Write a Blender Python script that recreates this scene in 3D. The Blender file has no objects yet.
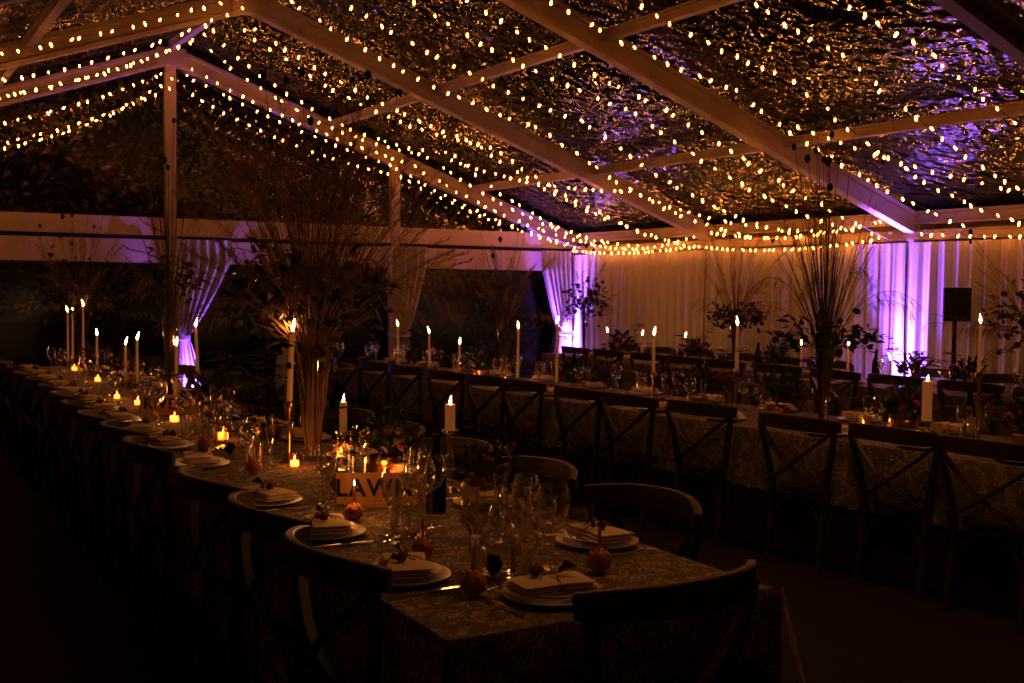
import bpy, math, random
from mathutils import Vector, Matrix
PI = math.pi
R = random.Random(7)
COL = bpy.context.scene.collection
SC = bpy.context.scene

# ------------------------------------------------------------------ helpers
class MB:
    def __init__(s): s.v = []; s.f = []
    def add(s, vs, fs):
        o = len(s.v); s.v += [tuple(v) for v in vs]; s.f += [tuple(i + o for i in f) for f in fs]
    def box(s, c, d, rz=0, ry=0, rx=0):
        m = Matrix.Translation(c) @ Matrix.Rotation(rz, 4, 'Z') @ Matrix.Rotation(ry, 4, 'Y') @ Matrix.Rotation(rx, 4, 'X')
        vs = [m @ Vector((x*d[0]/2, y*d[1]/2, z*d[2]/2)) for x in (-1, 1) for y in (-1, 1) for z in (-1, 1)]
        s.add(vs, [(0,1,3,2),(4,6,7,5),(0,4,5,1),(2,3,7,6),(0,2,6,4),(1,5,7,3)])
    def sweep(s, pts, sec, up=(0,0,1), caps=True):
        """pts path; sec(i)-> list of (a,b) offsets in (side, up) frame"""
        n = len(pts); P = [Vector(p) for p in pts]; rings = []
        for i in range(n):
            t = (P[min(i+1, n-1)] - P[max(i-1, 0)]).normalized()
            U = Vector(up)
            if abs(t.dot(U)) > .97: U = Vector((0, 1, 0)) if abs(t.y) < .9 else Vector((1,0,0))
            a = t.cross(U).normalized(); b = a.cross(t).normalized()
            rings.append([P[i] + a*q[0] + b*q[1] for q in sec(i)])
        k = len(rings[0]); vs = [v for r in rings for v in r]; fs = []
        for i in range(n-1):
            for j in range(k):
                fs.append((i*k+j, i*k+(j+1) % k, (i+1)*k+(j+1) % k, (i+1)*k+j))
        if caps: fs.append(tuple(range(k-1, -1, -1))); fs.append(tuple((n-1)*k+j for j in range(k)))
        s.add(vs, fs)
    def tube(s, pts, r, n=6, caps=True):
        rr = r if isinstance(r, (list, tuple)) else [r]*len(pts)
        s.sweep(pts, lambda i: [(math.cos(2*PI*j/n)*rr[i], math.sin(2*PI*j/n)*rr[i]) for j in range(n)], caps=caps)
    def rect(s, pts, w, h, up=(0,0,1)):
        ww = w if isinstance(w, (list, tuple)) else [w]*len(pts); hh = h if isinstance(h, (list, tuple)) else [h]*len(pts)
        def sec(i):
            a, b = ww[i]/2, hh[i]/2; c = min(a, b)*.35
            return [(-a+c,-b),(a-c,-b),(a,-b+c),(a,b-c),(a-c,b),(-a+c,b),(-a,b-c),(-a,-b+c)]
        s.sweep(pts, sec, up)
    def lathe(s, prof, c=(0,0,0), n=20, closed=False):
        vs = []; fs = []; m = len(prof)
        for i, (r, z) in enumerate(prof):
            for j in range(n):
                a = 2*PI*j/n; vs.append((c[0]+r*math.cos(a), c[1]+r*math.sin(a), c[2]+z))
        for i in range(m-1):
            for j in range(n): fs.append((i*n+j, i*n+(j+1) % n, (i+1)*n+(j+1) % n, (i+1)*n+j))
        if prof[0][0] > 1e-4 and not closed: fs.append(tuple(range(n-1, -1, -1)))
        if prof[-1][0] > 1e-4 and not closed: fs.append(tuple((m-1)*n+j for j in range(n)))
        s.add(vs, fs)
    def ball(s, c, r, n=10, m=6, sz=1.0, jit=0):
        vs = []; fs = []
        for i in range(m+1):
            t = PI*i/m
            for j in range(n):
                a = 2*PI*j/n; q = r*(1 + (R.uniform(-jit, jit) if jit else 0))
                vs.append((c[0]+q*math.sin(t)*math.cos(a), c[1]+q*math.sin(t)*math.sin(a), c[2]+q*sz*math.cos(t)))
        for i in range(m):
            for j in range(n): fs.append((i*n+j, (i+1)*n+j, (i+1)*n+(j+1) % n, i*n+(j+1) % n))
        s.add(vs, fs)
    def disc(s, c, r, nrm, n=7, cup=.2):
        nr = Vector(nrm).normalized(); a = nr.orthogonal().normalized(); b = nr.cross(a); c = Vector(c)
        vs = [c - nr*r*cup] + [c + (a*math.cos(2*PI*j/n) + b*math.sin(2*PI*j/n))*r for j in range(n)]
        s.add(vs, [(0, 1+j, 1+(j+1) % n) for j in range(n)])
    def blade(s, p0, p1, w, bend=(0,0,0)):
        p0 = Vector(p0); p1 = Vector(p1); d = (p1-p0); sd = d.cross(Vector((R.uniform(-1,1), R.uniform(-1,1), R.uniform(-1,1)))).normalized()*w/2
        mid = (p0+p1)/2 + Vector(bend)
        s.add([p0, mid-sd, mid+sd, p1], [(0,1,2),(1,3,2)])
    def mesh(s, name, mat, smooth=True):
        me = bpy.data.meshes.new(name); me.from_pydata(s.v, [], s.f); me.update()
        if mat: me.materials.append(mat)
        if smooth:
            me.polygons.foreach_set('use_smooth', [True]*len(me.polygons))
            try: me.set_sharp_from_angle(angle=math.radians(42))
            except Exception: pass
        return me
    def build(s, name, mat, parent=None, smooth=True, loc=None):
        return link(name, s.mesh(name, mat, smooth), parent, loc)

def link(name, me, parent=None, loc=None):
    o = bpy.data.objects.new(name, me); COL.objects.link(o)
    if parent is not None: o.parent = parent
    if loc is not None: o.location = loc
    return o
def tag(o, label, cat, group=None, kind=None):
    o['label'] = label; o['category'] = cat
    if group: o['group'] = group
    if kind: o['kind'] = kind
    return o
def thing(name, label, cat, loc=(0,0,0), rz=0, group=None):
    o = bpy.data.objects.new(name, None); COL.objects.link(o); o.location = loc; o.rotation_euler = (0,0,rz)
    o.empty_display_size = .05
    return tag(o, label, cat, group)
def struct(o):
    o['kind'] = 'structure'; return o
USED = set()
def dup(root, loc, rz, label, group=None, scale=None):
    if root.name not in USED:
        USED.add(root.name); r = root
    else:
        r = root.copy(); COL.objects.link(r)
        for ch in KIDS[root.name]:
            c = ch.copy(); COL.objects.link(c); c.parent = r
            for g in KIDS.get(ch.name, []):
                d = g.copy(); COL.objects.link(d); d.parent = c
    r.location = loc; r.rotation_euler = (0,0,rz); r['label'] = label
    if group: r['group'] = group
    if scale: r.scale = scale
    return r
KIDS = {}
def proto(root):
    KIDS[root.name] = list(root.children)
    for c in root.children:
        if c.children: KIDS[c.name] = list(c.children)
    return root
ORD = ['first','second','third','fourth','fifth','sixth','seventh','eighth','ninth','tenth','eleventh','twelfth','thirteenth',
       'fourteenth','fifteenth','sixteenth','seventeenth','eighteenth','nineteenth','twentieth','twenty-first','twenty-second','twenty-third','twenty-fourth']

# ------------------------------------------------------------------ materials
def mat(name, base=(.5,.5,.5), rough=.6, metal=0, spec=.5, emis=None, es=0, trans=0, sheen=0, noise=None, bump=0, bscale=20):
    m = bpy.data.materials.new(name); m.use_nodes = True; nt = m.node_tree; b = nt.nodes['Principled BSDF']
    b.inputs['Base Color'].default_value = (*base, 1); b.inputs['Roughness'].default_value = rough
    b.inputs['Metallic'].default_value = metal; b.inputs['Specular IOR Level'].default_value = spec
    if emis: b.inputs['Emission Color'].default_value = (*emis, 1); b.inputs['Emission Strength'].default_value = es
    if noise or bump:
        tc = nt.nodes.new('ShaderNodeTexCoord'); n = nt.nodes.new('ShaderNodeTexNoise'); n.inputs['Scale'].default_value = bscale
        n.inputs['Detail'].default_value = 4
        mp = nt.nodes.new('ShaderNodeMapping'); nt.links.new(tc.outputs['Object'], mp.inputs[0]); nt.links.new(mp.outputs[0], n.inputs['Vector'])
        if noise:
            mp.inputs['Scale'].default_value = noise[1]
            cr = nt.nodes.new('ShaderNodeValToRGB'); cr.color_ramp.elements[0].position = .35; cr.color_ramp.elements[1].position = .65
            cr.color_ramp.elements[0].color = (*base, 1); cr.color_ramp.elements[1].color = (*noise[0], 1)
            nt.links.new(n.outputs['Fac'], cr.inputs[0]); nt.links.new(cr.outputs[0], b.inputs['Base Color'])
        if bump:
            bp = nt.nodes.new('ShaderNodeBump'); bp.inputs['Strength'].default_value = bump; bp.inputs['Distance'].default_value = .01
            nt.links.new(n.outputs['Fac'], bp.inputs['Height']); nt.links.new(bp.outputs[0], b.inputs['Normal'])
    return m
def emit(name, col, st, sampling=None):
    m = bpy.data.materials.new(name); m.use_nodes = True; nt = m.node_tree; nt.nodes.clear()
    e = nt.nodes.new('ShaderNodeEmission'); o = nt.nodes.new('ShaderNodeOutputMaterial'); e.inputs[0].default_value = (*col, 1); e.inputs[1].default_value = st
    nt.links.new(e.outputs[0], o.inputs[0])
    if sampling: m.cycles.emission_sampling = sampling
    return m
def thin_glass(name, tint=(.97,.97,.97), rough=.03, base=.05, edge=.6, bump=None):
    m = bpy.data.materials.new(name); m.use_nodes = True; nt = m.node_tree; nt.nodes.clear(); N = nt.nodes.new; L = nt.links.new
    o = N('ShaderNodeOutputMaterial'); mx = N('ShaderNodeMixShader'); t = N('ShaderNodeBsdfTransparent'); g = N('ShaderNodeBsdfGlossy')
    t.inputs[0].default_value = (*tint, 1); g.inputs['Roughness'].default_value = rough; g.inputs[0].default_value = (1,1,1,1)
    lw = N('ShaderNodeLayerWeight'); lw.inputs[0].default_value = .35
    mr = N('ShaderNodeMapRange'); mr.inputs['To Min'].default_value = base; mr.inputs['To Max'].default_value = edge
    L(lw.outputs['Facing'], mr.inputs['Value']); L(mr.outputs[0], mx.inputs[0]); L(t.outputs[0], mx.inputs[1]); L(g.outputs[0], mx.inputs[2]); L(mx.outputs[0], o.inputs[0])
    return m, nt, g, mx

M = {}
M['walnut'] = mat('dark_walnut', (.028,.011,.005), .45, spec=.3, noise=((.06,.024,.009), (1,1,6)), bscale=14)
M['ivory_wax_glow'] = mat('ivory_wax_glow', (.26,.12,.045), .5, emis=(1,.34,.07), es=.12)  # weak emission stands in for flame light glowing through the wax
M['brass'] = mat('aged_brass', (.45,.27,.1), .3, metal=1)
M['steel'] = mat('cutlery_steel', (.6,.55,.5), .18, metal=1)
M['china'] = mat('white_china', (.6,.52,.42), .3)
M['linen_napkin'] = mat('napkin_linen', (.85,.66,.46), .9, bump=.3, bscale=90)
M['twine'] = mat('brown_twine', (.06,.03,.012), .9)
M['dried'] = mat('dried_petal', (.12,.02,.012), .8)
M['orange'] = mat('orange_peel', (.62,.2,.03), .5, bump=.6, bscale=120)
M['clove'] = mat('clove_brown', (.012,.006,.003), .8)
M['orange_wax'] = mat('orange_wax', (.7,.22,.06), .45)
M['pine'] = mat('pine_cone_scale', (.03,.015,.008), .8)
M['stem'] = mat('dried_stem', (.06,.03,.012), .8, noise=((.13,.065,.026), (1,1,1)), bscale=3)
M['stemlit'] = mat('candlelit_stem', (.12,.055,.02), .7, noise=((.25,.12,.04), (1,1,1)), bscale=3)  # dried stem with candlelight put into its colour, for the big vase
M['plume'] = mat('dried_plume', (.34,.18,.07), .95)
M['seed'] = mat('seed_head', (.02,.009,.004), .9)
M['leafdark'] = mat('dark_leaf', (.016,.014,.006), .6)
M['leafbronze'] = mat('bronze_leaf', (.05,.024,.01), .55)
M['petal_red'] = mat('russet_petal', (.2,.02,.012), .8)
M['petal_pink'] = mat('dusky_pink_petal', (.4,.16,.1), .8)
M['signwood'] = mat('sign_wood', (.5,.24,.09), .7, noise=((.62,.32,.13), (6,1,1)), bscale=5)
M['black_paint'] = mat('black_paint', (.004,.003,.003), .6)
M['drape'] = mat('ivory_drape', (.62,.56,.47), .95, bump=.15, bscale=40)
M['valance'] = mat('cream_valance', (.6,.47,.32), .9, bump=.25, bscale=5)
M['frame'] = mat('cream_metal', (.5,.4,.3), .5, noise=((.4,.3,.22), (1,1,1)), bscale=4)
M['bottle'] = mat('dark_green_bottle', (.004,.006,.003), .06)
M['paper'] = mat('label_paper', (.45,.36,.24), .8)
M['black_plastic'] = mat('black_plastic', (.006,.006,.006), .75)
M['grille'] = mat('speaker_grille', (.012,.011,.011), .7, bump=.6, bscale=300)
M['bark'] = mat('bark', (.03,.02,.012), .95, bump=.6, bscale=12)
M['treeleaf'] = mat('tree_leaf', (.17,.11,.04), .5, noise=((.34,.22,.08), (1,1,1)), bscale=1.5)
M['cable'] = mat('fairy_cable', (.2,.12,.05), .5)
M['flame'] = emit('candle_flame', (1,.62,.24), 26)
M['ember'] = emit('tealight_glow', (1,.45,.12), 7)
M['bulb'] = emit('fairy_bulb', (1,.33,.055), 28)
M['lens'] = emit('violet_lens', (.32,.14,1), 220)
M['outlamp'] = emit('garden_lamp', (1,.3,.06), 3)
M['glass'] = thin_glass('clear_glass', (.96,.95,.93), .06, .09, .95)[0]
M['vaseglass'] = thin_glass('vase_glass', (.88,.84,.8), .05, .05, .6)[0]
M['votive'] = thin_glass('amber_votive', (1,.75,.45), .06, .06, .6)[0]

def lace(name, holes):
    m = bpy.data.materials.new(name); m.use_nodes = True; nt = m.node_tree; N = nt.nodes.new; L = nt.links.new
    b = nt.nodes['Principled BSDF']; b.inputs['Roughness'].default_value = .9
    tc = N('ShaderNodeTexCoord')
    vo = N('ShaderNodeTexVoronoi'); vo.inputs['Scale'].default_value = 16
    nz = N('ShaderNodeTexNoise'); nz.inputs['Scale'].default_value = 11; nz.inputs['Detail'].default_value = 3; nz.inputs['Distortion'].default_value = 1.6
    fine = N('ShaderNodeTexVoronoi'); fine.feature = 'DISTANCE_TO_EDGE'; fine.inputs['Scale'].default_value = 95
    for x in (vo, nz, fine): L(tc.outputs['Object'], x.inputs['Vector'])
    # flower rings out of cell distance
    s1 = N('ShaderNodeMath'); s1.operation = 'MULTIPLY'; s1.inputs[1].default_value = 26; L(vo.outputs['Distance'], s1.inputs[0])
    s2 = N('ShaderNodeMath'); s2.operation = 'SINE'; L(s1.outputs[0], s2.inputs[0])
    s3 = N('ShaderNodeMath'); s3.operation = 'GREATER_THAN'; s3.inputs[1].default_value = .15; L(s2.outputs[0], s3.inputs[0])
    n1 = N('ShaderNodeMapRange'); n1.inputs['From Min'].default_value = .47; n1.inputs['From Max'].default_value = .53; L(nz.outputs['Fac'], n1.inputs[0])
    mul = N('ShaderNodeMath'); mul.operation = 'MULTIPLY'; L(s3.outputs[0], mul.inputs[0]); L(n1.outputs[0], mul.inputs[1])
    n2 = N('ShaderNodeMath'); n2.operation = 'LESS_THAN'; n2.inputs[1].default_value = .1; L(fine.outputs['Distance'], n2.inputs[0])
    h = N('ShaderNodeMath'); h.operation = 'MULTIPLY'; h.inputs[1].default_value = .45; L(n2.outputs[0], h.inputs[0])
    mx = N('ShaderNodeMath'); mx.operation = 'MAXIMUM'; L(mul.outputs[0], mx.inputs[0]); L(h.outputs[0], mx.inputs[1])
    cr = N('ShaderNodeValToRGB'); cr.color_ramp.elements[0].color = (.075,.05,.03,1); cr.color_ramp.elements[1].color = (.40,.31,.2,1)
    L(mx.outputs[0], cr.inputs[0]); L(cr.outputs[0], b.inputs['Base Color'])
    if holes:
        b.inputs['Base Color'].default_value = (.75,.5,.34,1)
        for l in list(b.inputs['Base Color'].links): nt.links.remove(l)
        b.inputs['Base Color'].default_value = (.75,.5,.34,1)
        a = N('ShaderNodeMapRange'); a.inputs['To Min'].default_value = .12; a.inputs['To Max'].default_value = .9; L(mx.outputs[0], a.inputs[0]); L(a.outputs[0], b.inputs['Alpha'])
    return m
M['lace'] = lace('lace_over_linen', False)
M['lace_sheer'] = lace('sheer_lace', True)
M['undercloth'] = mat('brown_undercloth', (.02,.011,.007), .95, bump=.3, bscale=60)

# floor
M['carpet'] = mat('dark_carpet', (.02,.008,.005), .97, noise=((.026,.011,.007), (1,1,1)), bscale=6, bump=.3)
# roof: clear rippled film
def roof_mat():
    m, nt, g, mx = thin_glass('clear_roof_film', (.85,.83,.8), .012, .06, .45)
    N = nt.nodes.new; L = nt.links.new
    tc = N('ShaderNodeTexCoord'); mp = N('ShaderNodeMapping'); mp.inputs['Scale'].default_value = (1.0,1.0,1.0)
    L(tc.outputs['Object'], mp.inputs[0])
    a = N('ShaderNodeTexNoise'); a.inputs['Scale'].default_value = 10; a.inputs['Detail'].default_value = .6; a.inputs['Distortion'].default_value = .3
    b = N('ShaderNodeTexNoise'); b.inputs['Scale'].default_value = .9; b.inputs['Detail'].default_value = 1
    L(mp.outputs[0], a.inputs['Vector']); L(mp.outputs[0], b.inputs['Vector'])
    ml = N('ShaderNodeMath'); ml.operation = 'MULTIPLY_ADD'; ml.inputs[1].default_value = 3
    L(b.outputs['Fac'], ml.inputs[0]); L(a.outputs['Fac'], ml.inputs[2])
    bp = N('ShaderNodeBump'); bp.inputs['Strength'].default_value = 1; bp.inputs['Distance'].default_value = ROOF_BUMP
    L(ml.outputs[0], bp.inputs['Height']); L(bp.outputs[0], g.inputs['Normal'])
    return m
ROOF_BUMP = .034
M['roof'] = roof_mat()
M['gablefilm'] = thin_glass('clear_gable_film', (.9,.88,.85), .1, .02, .4)[0]
M['windowfilm'] = thin_glass('clear_window_film', (.8,.8,.85), .22, .02, .4)[0]

# ------------------------------------------------------------------ world, camera
w = bpy.data.worlds.new('night'); SC.world = w; w.use_nodes = True
w.node_tree.nodes['Background'].inputs[0].default_value = (.006,.003,.002,1); w.node_tree.nodes['Background'].inputs[1].default_value = .35
SC.view_settings.view_transform = 'Standard'; SC.view_settings.look = 'None'
SC.view_settings.exposure = .5; SC.view_settings.gamma = .85
cd = bpy.data.cameras.new('camera'); cam = bpy.data.objects.new('camera', cd); COL.objects.link(cam); SC.camera = cam
F_PX = 1141.55
cd.sensor_width = 36; cd.lens = F_PX/1024*36; cd.clip_start = .05; cd.clip_end = 200
r_ = Vector((.86356, -.50413, .010788)).normalized(); fw = Vector((.504056, .862451, -.04589)).normalized(); u_ = r_.cross(fw).normalized()
cam.matrix_world = Matrix(((r_.x, u_.x, -fw.x, 0), (r_.y, u_.y, -fw.y, 0), (r_.z, u_.z, -fw.z, 1.58), (0,0,0,1)))
cd.dof.use_dof = True; cd.dof.focus_distance = 5.2; cd.dof.aperture_fstop = 5.0

# ------------------------------------------------------------------ marquee shell
XR, XL, XM, ZE, ZA = 9.03, -2.39, 3.32, 2.34, 4.36
FY = [13.66, 10.66, 7.66, 4.66, 1.66, -1.34]
SL = (ZA-ZE)/(XR-XM)
m = MB(); m.box(((XL+XR)/2, 6.1, -.05), (XR-XL+.6, 16.2, .1)); struct(m.build('floor', M['carpet']))
m = MB(); m.box((2, 20, -.16), (80, 70, .1)); g_ = m.build('ground', mat('lawn', (.002,.0015,.001), .95, bump=.5, bscale=30)); struct(g_)
m = MB(); m.box((XR+.2, 6.1, 1.15), (.03, 16.1, 2.3)); struct(m.build('wall_right', M['valance']))
m = MB(); m.box((XL-.2, 6.1, 1.15), (.03, 16.1, 2.3)); struct(m.build('wall_left', M['valance']))
m = MB(); m.box(((XL+XR)/2, -1.6, 1.15), (XR-XL+.4, .03, 2.3)); struct(m.build('wall_front', M['valance']))
tn = [0]
def trim(mb, ma=None, smooth=False):
    tn[0] += 1; return struct(mb.build('trim_%d' % tn[0], ma or M['frame'], smooth=smooth))
def beam(p0, p1, w_, h_):      # I-like box profile with side grooves
    mb = MB(); a, b, c = w_/2, h_/2, w_*.18
    sec = [(-a,-b),(a,-b),(a,-b*.62),(a-c,-b*.5),(a-c,b*.5),(a,b*.62),(a,b),(-a,b),(-a,b*.62),(-a+c,b*.5),(-a+c,-b*.5),(-a,-b*.62)]
    mb.sweep([p0, p1], lambda i: sec); return mb
for y in FY:
    for sx, xe in ((1, XR), (-1, XL)):
        trim(beam((XM, y, ZA-.1), (xe, y, ZE-.1), .11, .2))
        trim(beam((xe, y, 0), (xe, y, ZE-.02), .11, .16))
    mb = MB(); mb.box((XM, y, ZA-.12), (.34, .13, .2)); trim(mb)
trim(beam((XM, FY[-1], ZA+.01), (XM, FY[0], ZA+.01), .07, .1))
for t in (.343, .69):
    for xe in (XL, XR):
        x = XM + (xe-XM)*t; z = ZA + (ZE-ZA)*t
        for i in range(len(FY)-1): trim(beam((x, FY[i+1]+.06, z-.06), (x, FY[i]-.06, z-.06), .07, .09))
for xe, s in ((XR, -1), (XL, 1)):
    trim(beam((xe+s*.02, FY[-1], ZE-.03), (xe+s*.02, FY[0], ZE-.03), .1, .13))
    trim(beam((xe+s*.07, FY[-1], ZE-.2), (xe+s*.07, FY[0], ZE-.2), .06, .1))
# gable end
for x in (XM, 6.2, .44):
    zt = ZA - abs(x-XM)*SL - .15
    trim(beam((x, FY[0]+.02, 0), (x, FY[0]+.02, zt), .12, .1))
m = MB(); m.box(((XL+XR)/2, FY[0]+.03, ZE-.075), (XR-XL, .08, .21)); trim(m, M['valance'])
m = MB(); m.box(((XL+XR)/2, FY[0]+.05, ZE-.2), (XR-XL, .05, .05)); trim(m, M['black_plastic'])
# fabric valance on the gable, slightly rippled
m = MB(); n = 150; vs = []; fs = []
for i in range(n+1):
    x = XL + (XR-XL)*i/n; yy = FY[0]-.03 + .012*math.sin(i*.9) + .008*math.sin(i*2.3)
    for z in (ZE-.23, ZE-.36, ZE-.5): vs.append((x, yy, z))
for i in range(n):
    for k in range(2): fs.append((i*3+k, i*3+k+1, i*3+k+4, i*3+k+3))
m.add(vs, fs); o = m.build('valance', M['valance']); tag(o, 'cream fabric valance across the gable end above the dark openings', 'valance')
# gable triangle film
m = MB(); m.add([(XL, FY[0]+.06, ZE), (XR, FY[0]+.06, ZE), (XM, FY[0]+.06, ZA)], [(0,1,2)]); struct(m.build('window_1', M['gablefilm'], smooth=False))
for k, (xa, xb) in enumerate(((XL+.1, .38), (.5, XM-.08), (XM+.08, 6.14), (6.26, XR-.1))):
    m = MB(); m.add([(xa, FY[0]+.1, .02), (xb, FY[0]+.1, .02), (xb, FY[0]+.1, ZE-.4), (xa, FY[0]+.1, ZE-.4)], [(0,1,2,3)])
    struct(m.build('window_%d' % (k+2), M['windowfilm'], smooth=False))
# roof film per bay and slope, gently sagging between frames
def roof(xe, y0, y1):
    m = MB(); nx, ny = 24, 10; vs = []; fs = []
    for i in range(nx+1):
        for j in range(ny+1):
            a = i/nx; b = j/ny
            z = ZA + (ZE-ZA)*a + .075 - .05*math.sin(PI*b)*math.sin(PI*((a*3) % 1))
            vs.append((XM + (xe-XM)*a, y0 + (y1-y0)*b, z))
    for i in range(nx):
        for j in range(ny): fs.append((i*(ny+1)+j, i*(ny+1)+j+1, (i+1)*(ny+1)+j+1, (i+1)*(ny+1)+j))
    m.add(vs, fs); return struct(m.build('ceiling', M['roof']))
for i in range(5):
    for xe in (XL, XR): roof(xe, FY[i], FY[i+1])

# drapes down the side wall, one per bay
def drape(y0, y1, label, seed):
    rr = random.Random(seed); n = int((y1-y0)/.012); vs = []; fs = []
    ph = [rr.uniform(0, 6) for _ in range(4)]; zs = [.02,.4,.8,1.2,1.6,2.0,ZE-.27]
    for i in range(n+1):
        y = y0 + (y1-y0)*i/n
        for z in zs:
            k = .55 + .45*(1-z/2.2)
            d = .024*math.sin(y*37+ph[0]+.8*math.sin(y*4+ph[1])) + .012*math.sin(y*83+ph[2]+z*.5) + .014*math.sin(y*11+ph[3]+z*.8)
            vs.append((8.91 + d*k, y, z))
    q = len(zs)
    for i in range(n):
        for k in range(q-1): fs.append((i*q+k, i*q+k+1, (i+1)*q+k+1, (i+1)*q+k))
    m = MB(); m.add(vs, fs); o = m.build('drape', M['drape']); return tag(o, label, 'drape', 'pleated drapes along the side wall')
DL = ['ivory pleated drape lit amber, second bay from the gable corner', 'ivory pleated drape in the corner, lit violet at its edge', 'ivory pleated drape behind the black loudspeaker, violet light on one side',
      'ivory pleated drape in the side bay nearest the camera', 'ivory pleated drape beside the camera, beyond the frame edge']
drape(10.67, 13.6, DL[1], 1); drape(7.67, 10.65, DL[0], 2); drape(4.67, 7.65, DL[2], 3); drape(1.67, 4.65, DL[3], 4)

# tied curtains on the gable posts
def tied(xc, wl, wr, wm, label, name='tied_curtain'):
    """hangs from xc-wl .. xc+wr, gathered to width wm at the tie (z=1.03), then flares"""
    n = 46; zs = [i*.06+.02 for i in range(36)]; vs = []; fs = []; zt = .98
    for z in zs:
        if z > zt: t = min(1, (z-zt)/.9); e = t**.8
        else: t = (zt-z)/zt; e = .5*t**.7
        L_ = -wm/2 + (-wl + wm/2)*e; R_ = wm/2 + (wr - wm/2)*e
        for i in range(n+1):
            a = i/n; x = xc + L_ + (R_-L_)*a
            d = (.03+.02*e)*math.sin(a*40 + .5*math.sin(z*3)) + .01*math.sin(a*83+1)
            vs.append((x, FY[0]-.13 + d - .03*(1-e), z))
    for k in range(len(zs)-1):
        for i in range(n): fs.append((k*(n+1)+i, k*(n+1)+i+1, (k+1)*(n+1)+i+1, (k+1)*(n+1)+i))
    t_ = thing(name, label, 'curtain', (0,0,0), 0, 'curtains tied back on the gable posts')
    m = MB(); m.add(vs, fs); m.build('curtain_cloth', M['drape'], t_)
    m = MB(); pts = [(xc + (wm/2+.02)*math.cos(2*PI*i/20), FY[0]-.15+.07*math.sin(2*PI*i/20), zt+.015*math.sin(2*PI*i/20)) for i in range(21)]
    m.rect(pts, .02, .05); m.build('tie_band', M['drape'], t_)
    return t_
tied(XM+.1, .14, .6, .12, 'white curtain tied back at the tall centre post, glowing violet')
tied(6.2, .2, .42, .26, 'white curtain tied back between the two dark openings, unlit')
tied(8.76, .38, .12, .22, 'white curtain tied back in the far corner, bottom glowing violet white')
tied(.4, .4, .3, .2, 'white curtain tied back at the left post of the gable, unlit')

# ------------------------------------------------------------------ chairs
def make_chair():
    t = thing('cross_back_chair', '', 'chair')
    W = M['walnut']
    m = MB(); n = 26; top = []; rr = random.Random(3)
    def outline(k):
        pts = []
        for i in range(n):
            a = 2*PI*i/n; c, s = math.cos(a), math.sin(a)
            x = .222*math.copysign(abs(c)**.55, c); y = .212*math.copysign(abs(s)**.6, s)
            x *= 1 + .1*(y/.21)
            pts.append((x*k, y*k))
        return pts
    vs = []; fs = []
    for k, z in ((.96,.435),(1,.442),(1,.462),(.95,.470),(.8,.464),(.3,.460)):
        vs += [(x, y, z) for x, y in outline(k)]
    for q in range(5):
        for i in range(n): fs.append((q*n+i, q*n+(i+1) % n, (q+1)*n+(i+1) % n, (q+1)*n+i))
    fs.append(tuple(range(n-1, -1, -1))); fs.append(tuple(5*n+i for i in range(n)))
    m.add(vs, fs); m.build('seat', W, t)
    # top rail: bent wood, bulging backwards
    m = MB(); pts = []; ws = []; hs = []
    for i in range(17):
        a = -1 + i/8; pts.append((a*.305, -.335 + .135*abs(a)**2.2, .838 + .012*(1-a*a))); ws.append(.026); hs.append(.082 - .022*abs(a)**4)
    m.rect(pts, ws, hs); m.build('top_rail', W, t)
    for s in (-1, 1):
        m = MB(); m.rect([(s*.2,-.25,0),(s*.196,-.215,.22),(s*.198,-.198,.45),(s*.232,-.208,.62),(s*.27,-.222,.76),(s*.280,-.23,.83)], [.036,.036,.038,.034,.032,.03], [.03,.032,.034,.03,.028,.026], up=(0,1,0)); m.build('rear_leg', W, t)
        m = MB(); m.rect([(s*.215,.215,0),(s*.2,.185,.25),(s*.19,.165,.44)], .034, .034, up=(0,1,0)); m.build('leg', W, t)
        m = MB(); P = []
        for i in range(9):
            a = i/8; P.append((s*(-.262 + .46*a), -.235 - .05*math.sin(PI*a) + s*.006, .80 - .32*a - .03*math.sin(PI*a)))
        m.rect(P, .012, .032, up=(0,1,0)); m.build('cross_brace', W, t)
    # hoop braces beneath the seat
    for (p, q) in (((-.2,.19),(.2,.19)), ((-.19,-.2),(.19,-.2)), ((-.2,-.19),(-.2,.18)), ((.2,-.19),(.2,.18))):
        m = MB(); P = []
        for i in range(11):
            a = i/10; P.append((p[0]+(q[0]-p[0])*a, p[1]+(q[1]-p[1])*a, .20 + .215*math.sin(PI*a)**.6))
        m.tube(P, .010, 6); m.build('hoop_brace', W, t)
    return proto(t)
CH = make_chair()
# table axes
def t1x(y): return 1.735 + .015*(y-2.4)
def t2x(y): return 5.40 - .065*(y-3.4)
def chair(x, y, rz, label, group): return dup(CH, (x, y, 0), rz, label, group)
T1L = [2.93,3.57,4.21,5.22,5.88,6.47,7.1,7.75,8.4,9.05,9.7,10.35,11.0,11.65]
T1R = [3.12,3.87,4.55,5.25,5.95,6.65,7.3,7.95,8.6,9.25,9.9,10.55,11.2]
T2N = [2.95,3.58,4.15,4.79,5.64,6.29,6.84,7.59,8.1,8.72,9.42,10.01,10.59,11.2,11.85]
T2F = [3.1,3.8,4.5,5.2,5.9,6.6,7.3,8.0,8.7,9.4,10.1,10.8,11.5]
T3N = [4.6,5.3,6.01,6.75,7.45,8.2,8.95,9.6,10.25,11.0,11.7]
T3F = [4.9,5.6,6.3,6.98,8.3,9.0,9.7,10.4,11.1,11.8]
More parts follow.
